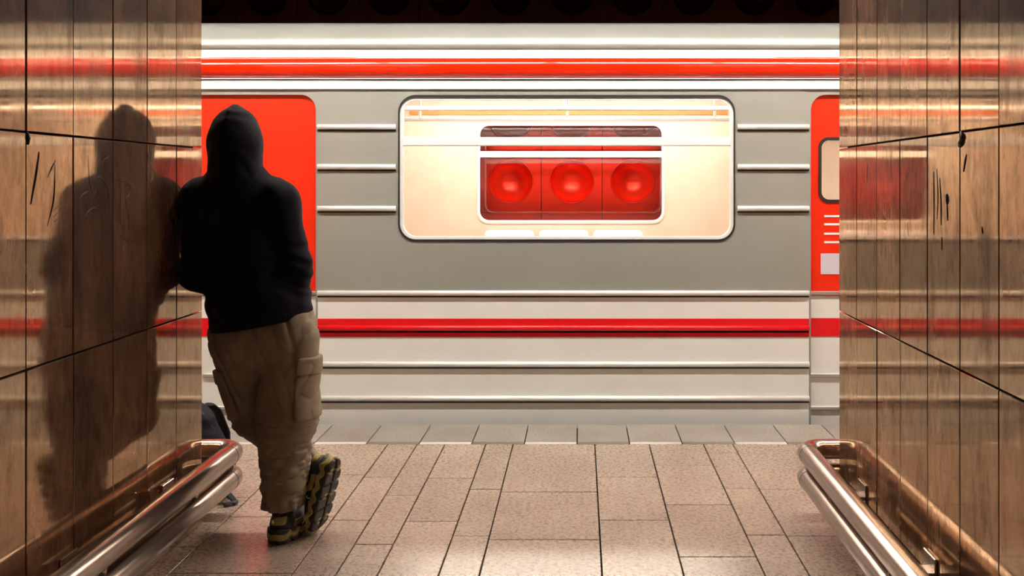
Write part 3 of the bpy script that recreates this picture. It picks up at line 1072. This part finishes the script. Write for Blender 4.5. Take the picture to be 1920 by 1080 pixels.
def f_pants(X, Y, Z, wr=1.0):
    P = (X, Y, Z)
    d = rcone(P, (-0.055, -0.005, 0.80), (0.070, -0.005, 0.82), 0.138, 0.138, 0.90)
    d = smin(d, rcone(P, (-0.03, 0.0, 0.90), (0.03, 0.0, 0.91), 0.150, 0.150, 0.72), 0.05)
    leg_r = smin(rcone(P, (0.100, 0.0, 0.80), (0.104, 0.020, 0.50), 0.125, 0.110, 0.98),
                 rcone(P, (0.096, 0.020, 0.50), (0.087, 0.005, 0.165), 0.114, 0.088, 1.0), 0.05)
    leg_l = smin(rcone(P, (-0.080, 0.005, 0.79), (-0.066, 0.125, 0.465), 0.122, 0.090, 0.98),
                 rcone(P, (-0.062, 0.128, 0.460), (0.142, 0.118, 0.275), 0.088, 0.064, 1.0), 0.035)
    # thigh pocket bulge
    d = smin(d, leg_r, 0.03)
    d = smin(d, leg_l, 0.006)
    if wr:
        n = vnoise(X, Y, Z, 8, 5.0)
        n2 = vnoise(X, Y, Z, 17, 2.0)
        low = np.clip((0.50 - Z) / 0.10, 0, 1)
        # horizontal creases where the lower leg bunches
        q = vnoise(X * 0.55 + 0.15 * Z, Y * 0.55, Z * 2.0, 24, 6.3)
        d = d + wr * low * (0.0085 * (1 - np.abs(q)) ** 5 - 0.002)
        q2 = vnoise(X * 0.8 - 0.5 * Z, Y * 0.5, Z * 1.6 + 0.3 * X, 15, 2.7)
        d = d + wr * low * 0.007 * (1 - np.abs(q2)) ** 6
        # long folds running from the seat down the thighs
        hi = np.clip((Z - 0.43) / 0.10, 0, 1)
        u = X * 0.92 + Z * 0.30
        q3 = vnoise(u * 1.9, Y * 0.4, Z * 0.35 - X * 0.2, 13, 9.1)
        d = d + wr * hi * (0.010 * (1 - np.abs(q3)) ** 5 - 0.003)
        v = X * 0.85 - Z * 0.50
        q4 = vnoise(v * 1.7, Y * 0.5, (Z + X) * 0.5, 15, 4.4)
        d = d + wr * hi * 0.006 * (1 - np.abs(q4)) ** 6
        d = d - wr * 0.003 * n - wr * 0.0012 * n2
        # cuff gathers
        d = d - wr * 0.005 * np.sin(np.arctan2(Y - 0.01, X - 0.092) * 11 + 2 * n) * np.clip((0.20 - Z) / 0.06, 0, 1)
    d = smax(d, 0.128 - Z + 0.02 * (X - 0.09), 0.018)
    d = smax(d, Z - hem_z(X) - 0.012, 0.01)
    return d


def f_hood(X, Y, Z):
    P = (X, Y, Z)
    n = vnoise(X, Y, Z, 12, 4.0)
    o = ellip(P, (-0.095, 0.000, 1.572), (0.094, 0.132, 0.130))
    o = smin(o, rcone(P, (-0.095, -0.015, 1.56), (-0.093, -0.012, 1.43), 0.095, 0.100, 1.15), 0.03)
    # seam ridge over the crown with a soft point
    o = o - 0.007 * np.exp(-((X + 0.095) / 0.016) ** 2) * np.clip((Z - 1.56) / 0.08, 0, 1)
    o = o - 0.004 * n - 0.0012 * np.sin(Z * 70 + Y * 40 + 4 * n)
    sh = np.maximum(o, -(o + 0.014))
    op = ellip(P, (-0.094, 0.165, 1.550), (0.064, 0.105, 0.105))
    sh = smax(sh, -op, 0.01)
    return smax(sh, 1.365 - Z, 0.01)


hoodie = link('hoodie', surface_nets(f_hoodie, (-0.36, -0.24, 0.78), (0.26, 0.27, 1.56), 0.0065), 'hoodie_fleece', person)
tag(hoodie, 'black hooded sweatshirt with hands in the front pocket')
hood = link('hood', surface_nets(f_hood, (-0.24, -0.18, 1.34), (0.05, 0.18, 1.74), 0.005), 'hoodie_fleece', hoodie)


def f_band(X, Y, Z):
    d = f_hoodie(X, Y, Z + 0.035, 0) - 0.002
    # follow the torso only, as a ribbed band along the sloping hem
    zz = Z - hem_z(X)
    t = rcone((X, Y, Z), (-0.01, 0.0, 0.95), (0.004, 0.0, 0.80), 0.192, 0.192, 0.86)
    t = t - 0.0018 * np.sin(np.arctan2(Y, X) * 110)
    return smax(smax(t, zz - 0.045, 0.01), -zz - 0.012, 0.01)


link('hem_band', surface_nets(f_band, (-0.26, -0.24, 0.76), (0.26, 0.24, 0.99), 0.006), 'hoodie_fleece', hoodie)


def f_pouch(X, Y, Z):
    t = f_hoodie(X, Y, Z, 0) - 0.022
    bx_ = sbox((X + 0.0, Y, Z), (-0.02, 0.17, 0.985), (0.15, 0.10, 0.085), 0.02)
    return smax(t, bx_, 0.012)


link('pouch_pocket', surface_nets(f_pouch, (-0.2, 0.05, 0.88), (0.17, 0.28, 1.09), 0.006), 'hoodie_fleece', hoodie)
for s in (-1, 1):
    link('drawstring', sweep_mesh([(-0.094 + s * 0.045, 0.108, 1.415), (-0.092 + s * 0.05, 0.128, 1.36), (-0.088 + s * 0.052, 0.135, 1.28), (-0.086 + s * 0.05, 0.137, 1.21)], 0.0035, 8), 'strap_black', hoodie)

pants = link('cargo_trousers', surface_nets(f_pants, (-0.27, -0.22, 0.09), (0.30, 0.28, 1.02), 0.0062), 'khaki_ripstop', person)
tag(pants, 'khaki cargo trousers, one leg crossed over the other')


def patch(name, c, r, off, rd, lo, hi, rotx=0.0, h=0.0045):
    ca, sa = math.cos(rotx), math.sin(rotx)

    def f(X, Y, Z):
        x, z = X - c[0], Z - c[2]
        xr, zr = ca * x + sa * z, -sa * x + ca * z
        b = sbox((xr, Y - c[1], zr), (0, 0, 0), r, rd)
        return smax(f_pants(X, Y, Z, 0.8) - off, b, 0.006)
    return link(name, surface_nets(f, lo, hi, h), 'khaki_ripstop', pants)


patch('cargo_pocket', (0.205, -0.02, 0.575), (0.052, 0.080, 0.090), 0.009, 0.02, (0.12, -0.14, 0.44), (0.28, 0.12, 0.70), -0.05)
patch('pocket_flap', (0.208, -0.03, 0.695), (0.040, 0.085, 0.034), 0.014, 0.012, (0.12, -0.16, 0.63), (0.29, 0.12, 0.76), -0.12)
patch('cargo_pocket', (-0.155, -0.01, 0.545), (0.052, 0.095, 0.088), 0.012, 0.02, (-0.25, -0.14, 0.43), (-0.08, 0.16, 0.66), 0.22)
patch('pocket_flap', (-0.170, -0.01, 0.640), (0.050, 0.095, 0.030), 0.017, 0.012, (-0.26, -0.15, 0.57), (-0.09, 0.16, 0.71), 0.2)


def seam(name, f_plane, lo, hi, off=0.0035):
    def f(X, Y, Z):
        return smax(f_pants(X, Y, Z, 1.0) - off, np.abs(f_plane(X, Y, Z)) - 0.004, 0.003)
    return link(name, surface_nets(f, lo, hi, 0.004), 'khaki_ripstop', pants)


seam('knee_seam', lambda X, Y, Z: Z - 0.468 + 0.02 * X, (-0.03, -0.13, 0.45), (0.25, 0.05, 0.49))
seam('seat_seam', lambda X, Y, Z: X - 0.022 - 0.13 * (Z - 0.75), (-0.03, -0.18, 0.62), (0.08, -0.03, 0.87))

# --- body under the clothes: one continuous surface
FING_R = []


def hand_prims(P, wrist, d_palm, d_thumb, nrm):
    w = np.array(wrist)
    dp = np.array(d_palm, float); dp /= np.linalg.norm(dp)
    dt = np.array(d_thumb, float); dt -= dp * dt.dot(dp); dt /= np.linalg.norm(dt)
    nn = np.cross(dp, dt); nn *= np.sign(nn.dot(np.array(nrm)))
    d = rcone(P, tuple(w), tuple(w + dp * 0.03), 0.024, 0.028)
    for i, (o, L) in enumerate(((0.030, 0.070), (0.010, 0.078), (-0.010, 0.073), (-0.029, 0.058))):
        base = w + dp * 0.085 + dt * o
        d = smin(d, rcone(P, tuple(w + dp * 0.01 + dt * o * 0.6), tuple(base), 0.015, 0.0125), 0.012)
        k1 = base + dp * L * 0.45 + nn * 0.010
        k2 = k1 + dp * L * 0.25 + nn * 0.020
        k3 = k2 + dp * L * 0.10 + nn * 0.020
        f = np.minimum(np.minimum(rcone(P, tuple(base), tuple(k1), 0.0095, 0.0085), rcone(P, tuple(k1), tuple(k2), 0.0085, 0.008)), rcone(P, tuple(k2), tuple(k3), 0.008, 0.007))
        d = smin(d, f, 0.004)
    tb = w + dp * 0.03 + dt * 0.028
    t1 = tb + dp * 0.035 + dt * 0.022 + nn * 0.006
    t2 = t1 + dp * 0.030 + dt * 0.004 + nn * 0.010
    d = smin(d, rcone(P, tuple(tb), tuple(t1), 0.0125, 0.010), 0.008)
    return smin(d, rcone(P, tuple(t1), tuple(t2), 0.010, 0.008), 0.004)


def f_body(X, Y, Z):
    P = (X, Y, Z)
    hx, hy, hz = HEAD
    d = ellip(P, (hx, hy - 0.012, hz + 0.028), (0.072, 0.090, 0.088))
    d = smin(d, ellip(P, (hx, hy + 0.022, hz - 0.035), (0.058, 0.066, 0.080)), 0.035)
    d = smin(d, ellip(P, (hx, hy + 0.060, hz - 0.098), (0.024, 0.020, 0.018)), 0.025)          # chin
    d = smin(d, rcone(P, (hx, hy + 0.082, hz + 0.012), (hx, hy + 0.104, hz - 0.026), 0.008, 0.0125), 0.012)   # nose
    for s in (-1, 1):
        d = smin(d, rcone(P, (hx + s * 0.012, hy + 0.086, hz + 0.026), (hx + s * 0.045, hy + 0.072, hz + 0.024), 0.008, 0.007), 0.012)  # brow
        d = smax(d, -ellip(P, (hx + s * 0.031, hy + 0.092, hz + 0.004), (0.016, 0.016, 0.010)), 0.010)       # eye socket
        d = smin(d, ellip(P, (hx + s * 0.072, hy - 0.010, hz - 0.005), (0.010, 0.020, 0.032)), 0.008)       # ear
    d = smin(d, rcone(P, (hx - 0.020, hy + 0.078, hz - 0.055), (hx + 0.020, hy + 0.078, hz - 0.055), 0.007, 0.007), 0.006)   # upper lip
    d = smin(d, rcone(P, (hx - 0.016, hy + 0.077, hz - 0.067), (hx + 0.016, hy + 0.077, hz - 0.067), 0.007, 0.007), 0.004)
    d = smin(d, rcone(P, (hx, hy - 0.02, hz - 0.06), (-0.09, -0.01, 1.36), 0.052, 0.058), 0.025)
    d = smin(d, rcone(P, (-0.085, 0, 1.28), (-0.04, 0, 1.05), 0.125, 0.118, 0.65), 0.06)
    d = smin(d, rcone(P, (-0.03, 0, 1.02), (0.005, 0, 0.84), 0.118, 0.130, 0.70), 0.06)
    d = smin(d, rcone(P, (-0.20, 0, 1.335), (0.035, 0, 1.33), 0.045, 0.045), 0.05)
    for a, b, c in ((SH_R, EL_R, WR_R), (SH_L, EL_L, WR_L)):
        d = smin(d, rcone(P, a, b, 0.046, 0.038), 0.025)
        d = smin(d, rcone(P, b, c, 0.038, 0.025), 0.015)
    for a, b, c in ((HIP_R, KN_R, AN_R), (HIP_L, KN_L, AN_L)):
        d = smin(d, rcone(P, a, b, 0.080, 0.052), 0.03)
        d = smin(d, rcone(P, b, c, 0.052, 0.034), 0.02)
    d = smin(d, hand_prims(P, WR_R, (-0.95, 0.10, 0.10), (0.0, 0.1, 1.0), (0, -1, 0)), 0.006)
    d = smin(d, hand_prims(P, WR_L, (0.95, 0.10, 0.10), (0.0, 0.1, 1.0), (0, -1, 0)), 0.006)
    return smax(d, -1.0 * (X - (XL - PXW + 0.01)), 0.01)


body = link('body', surface_nets(f_body, (-0.34, -0.16, 0.04), (0.23, 0.22, 1.70), 0.0055), 'skin', person)
for s in (-1, 1):
    bm = bmesh.new()
    bmesh.ops.create_uvsphere(bm, u_segments=14, v_segments=10, radius=0.0115)
    ey = link('eye', bm_mesh(bm, smooth=True), 'eye_white', person, (HEAD[0] + s * 0.031, HEAD[1] + 0.077, HEAD[2] + 0.004))
    bm = bmesh.new()
    bmesh.ops.create_uvsphere(bm, u_segments=12, v_segments=8, radius=0.0055)
    link('iris', bm_mesh(bm, smooth=True), 'eye_dark', ey, (0, 0.0075, 0))


def f_hair(X, Y, Z):
    P = (X, Y, Z)
    hx, hy, hz = HEAD
    d = ellip(P, (hx, hy - 0.014, hz + 0.030), (0.079, 0.099, 0.094))
    d = d - 0.003 * np.sin(X * 260 + 4 * vnoise(X, Y, Z, 30, 1.0))
    cut = (Y - hy) * 0.9 - (Z - hz) + 0.010
    return smax(d, cut, 0.012)


link('hair', surface_nets(f_hair, (-0.19, -0.11, 1.46), (0.0, 0.14, 1.71), 0.005), 'hair', person)


# --- shoes: built pointing along +y, sole at z=0
def make_shoe(parent, mat4, right):
    sg = 1 if right else -1

    def foot_w(y):
        t = np.clip(y / 0.29, 0, 1)
        return 0.036 + 0.014 * np.sin(np.clip(t, 0, 1) * math.pi * 0.85) + 0.004 * t

    def f_upper(X, Y, Z):
        P = (X, Y, Z)
        d = rcone(P, (0, 0.042, 0.062), (0, 0.11, 0.064), 0.048, 0.050, 1.0, 0.94)
        d = smin(d, rcone(P, (sg * 0.004, 0.12, 0.052), (sg * -0.002, 0.235, 0.040), 0.049, 0.038, 1.0, 1.06), 0.03)
        d = smin(d, rcone(P, (0, 0.050, 0.075), (0, 0.055, 0.110), 0.038, 0.037, 1.15, 0.95), 0.02)
        d = smax(d, -ellip(P, (0, 0.058, 0.135), (0.027, 0.036, 0.045)), 0.006)
        d = smax(d, 0.026 - Z, 0.008)
        return smax(d, Z - 0.118 - 0.12 * (0.05 - Y), 0.006)

    def f_sole(X, Y, Z):
        w = foot_w(Y) + 0.014 + 0.004 * np.cos(Y * 2 * math.pi / 0.052)
        d = (np.sqrt((X / w) ** 2 + np.abs((Y - 0.140) / 0.162) ** 5) - 1) * 0.045
        top = Z - (0.044 + 0.016 * np.exp(-((Y + 0.01) / 0.05) ** 2) + 0.012 * np.exp(-((Y - 0.29) / 0.04) ** 2))
        lift = 0.014 * np.clip((Y - 0.23) / 0.07, 0, 1) ** 2 + 0.004 * np.clip((0.02 - Y) / 0.03, 0, 1)
        d = smax(smax(d, top, 0.006), lift - Z, 0.006)
        # pods: grooves across the sole and one along it
        ph = np.abs(((Y + 0.022 + 0.026) % 0.052) - 0.026)
        groove = smin(0.0042 - ph, lift + 0.012 - Z, 0.004)
        d = smax(d, groove, 0.004)
        mid = smin(0.005 - np.abs(X), lift + 0.010 - Z, 0.003)
        return smax(d, mid, 0.004)

    up = link('shoe', surface_nets(f_upper, (-0.07, -0.02, 0.01), (0.07, 0.31, 0.15), 0.0045), 'shoe_black', parent)
    up.matrix_local = mat4
    link('sole', surface_nets(f_sole, (-0.08, -0.035, -0.012), (0.08, 0.315, 0.07), 0.0042), 'sole_rubber', up)

    def shell(name, reg, off, mat):
        def f(X, Y, Z):
            return smax(f_upper(X, Y, Z) - off, reg(X, Y, Z), 0.004)
        return link(name, surface_nets(f, (-0.075, -0.03, 0.01), (0.075, 0.31, 0.15), 0.004), mat, up)

    def solep(name, reg, off, mat):
        def f(X, Y, Z):
            return smax(f_sole(X, Y, Z) - off, reg(X, Y, Z), 0.003)
        return link(name, surface_nets(f, (-0.085, -0.04, -0.012), (0.085, 0.32, 0.07), 0.0042), mat, up)

    shell('heel_panel', lambda X, Y, Z: sbox((X, Y, Z), (0, 0.0, 0.088), (0.031, 0.034, 0.015), 0.005), 0.004, 'shoe_olive')
    shell('side_panel', lambda X, Y, Z: np.maximum(np.abs(Z - 0.060 + 0.04 * (Y - 0.10)) - 0.013, np.abs(Y - 0.085 - 0.5 * (Z - 0.06)) - 0.034), 0.0035, 'shoe_olive')
    shell('side_panel', lambda X, Y, Z: np.maximum(Z - 0.058, np.abs(Y - 0.185 - 0.5 * (Z - 0.05)) - 0.030), 0.0035, 'shoe_olive')
    wave = lambda X, Y, Z: 0.034 + 0.007 * np.sin(Y * 2 * math.pi / 0.052)
    solep('midsole_band', lambda X, Y, Z: np.maximum(np.abs(Z - wave(X, Y, Z)) - 0.0125, 0.018 - np.abs(X) - np.where((Y < 0.03) | (Y > 0.25), 0.1, 0)), 0.0025, 'shoe_olive')
    for yy in (0.04, 0.144, 0.248):
        for sx_ in (-1, 1):
            solep('sole_pad', lambda X, Y, Z: sbox((X, Y, Z), (sx_ * 0.027, yy - 0.014, 0.004), (0.012, 0.014, 0.012), 0.004), 0.0015, 'shoe_olive')
    for k in range(4):
        y = 0.115 + 0.024 * k
        z = 0.107 - 0.0105 * k
        link('lace', sweep_mesh([(-0.026, y - 0.006, z - 0.008), (-0.012, y, z + 0.002), (0.012, y + 0.003, z + 0.002), (0.026, y + 0.008, z - 0.008)], 0.0028, 6), 'strap_black', up)
    link('pull_tab', sweep_mesh([(0, 0.012, 0.100), (0, 0.002, 0.120), (0, 0.000, 0.138), (0, 0.010, 0.128), (0, 0.016, 0.112)], 0.006, 8, True, (1.3, 0.5)), 'strap_black', up)
    # ankle sock
    link('sock', sweep_mesh([(0, 0.056, 0.060), (0, 0.054, 0.10), (0, 0.050, 0.17)], [0.038, 0.041, 0.046], 20), 'strap_black', up)
    return up


def frame(origin, toe, up_):
    y = Vector(toe).normalized()
    z = Vector(up_)
    z = (z - y * z.dot(y)).normalized()
    x = y.cross(z)
    m = Matrix((x, y, z)).transposed().to_4x4()
    m.translation = Vector(origin)
    return m


sh_r = make_shoe(person, frame((0.076, -0.030, 0.001), (0.06, 1, 0), (0, 0, 1)), True)
tag(sh_r, 'black and olive trainer flat on the floor')
sh_l = make_shoe(person, frame((0.287, 0.045, 0.290), (-0.27, 0.10, -0.96), (-0.93, 0.27, 0.24)), False)
tag(sh_l, 'black and olive trainer resting on its toe, lugged sole showing')


def letter(parent, cu, a0, a1):
    pts = []
    for k in range(15):
        a = math.radians(a0 + (a1 - a0) * k / 14)
        pts.append((-0.0530, 0.146 - 0.0062 * math.sin(a), 0.052 - cu - 0.0055 * math.cos(a)))
    o = link('logo', sweep_mesh(pts, 0.0016, 6), 'logo_white', parent)
    o['label'] = 'small white lettering'


letter(sh_l, -0.007, 0, 360)
letter(sh_l, 0.007, 50, 310)
link('logo', box_mesh(-0.020, -0.012, -0.012, 0.0, 0.082, 0.094, 0.001), 'logo_white', sh_r)

# ------------------------------------------------------------------ backpack standing behind the rail end
pack = empty('backpack', (-1.72, 4.40, 0))
tag(pack, 'black nylon backpack standing on the floor at the wall end behind the bumper rail', 'backpack')


def f_pack(X, Y, Z):
    P = (X, Y, Z)
    d = rcone(P, (0.015, 0.0, 0.14), (-0.02, 0.0, 0.30), 0.150, 0.125, 0.68)
    d = smin(d, sbox(P, (0.01, 0.0, 0.10), (0.145, 0.095, 0.098), 0.05), 0.05)
    n = vnoise(X, Y, Z, 12, 3.0)
    d = d - 0.005 * n - 0.003 * np.sin(Z * 60 + X * 40 + 3 * n)
    return smax(d, 0.002 - Z, 0.01)


link('main_bag', surface_nets(f_pack, (-0.2, -0.15, -0.02), (0.2, 0.15, 0.48), 0.0075), 'pack_nylon', pack)


def f_pocket(X, Y, Z):
    P = (X, Y, Z)
    d = rcone(P, (0.01, -0.085, 0.10), (0.0, -0.075, 0.20), 0.09, 0.075, 0.45)
    return smax(d - 0.004 * vnoise(X, Y, Z, 14, 7.0), 0.004 - Z, 0.01)


fp = link('front_pocket', surface_nets(f_pocket, (-0.13, -0.16, -0.01), (0.14, 0.0, 0.30), 0.007), 'pack_nylon', pack)
link('zip', sweep_mesh([(-0.07, -0.108, 0.20), (-0.03, -0.118, 0.232), (0.03, -0.118, 0.232), (0.075, -0.108, 0.20)], 0.004, 8), 'zip_metal', fp)
link('zip', sweep_mesh([(-0.13, -0.03, 0.30), (-0.09, -0.04, 0.385), (-0.02, -0.045, 0.42), (0.05, -0.04, 0.385), (0.095, -0.03, 0.31), (0.125, -0.03, 0.2)], 0.0045, 8), 'zip_metal', pack)
link('carry_loop', sweep_mesh([(-0.05, 0.04, 0.41), (-0.05, 0.045, 0.45), (-0.02, 0.045, 0.465), (0.01, 0.045, 0.45), (0.01, 0.04, 0.40)], 0.010, 8, True, (1.2, 0.5)), 'strap_black', pack)
for s in (-1, 1):
    link('shoulder_strap', sweep_mesh([(s * 0.06 - 0.02, 0.07, 0.40), (s * 0.07 - 0.02, 0.13, 0.36), (s * 0.08, 0.16, 0.25), (s * 0.09, 0.14, 0.12), (s * 0.10, 0.10, 0.06)], 0.022, 10, True, (1.2, 0.35)), 'strap_black', pack)
st = link('hip_strap', sweep_mesh([(0.120, -0.05, 0.075), (0.16, -0.075, 0.060), (0.190, -0.085, 0.030), (0.212, -0.088, 0.010), (0.205, -0.115, 0.007), (0.180, -0.135, 0.006)], [0.016, 0.016, 0.016, 0.014, 0.014, 0.012], 8, True, (1.1, 0.4)), 'strap_black', pack)
link('buckle', box_mesh(0.195, 0.225, -0.118, -0.082, 0.001, 0.016, 0.004, 2), 'zip_metal', st)
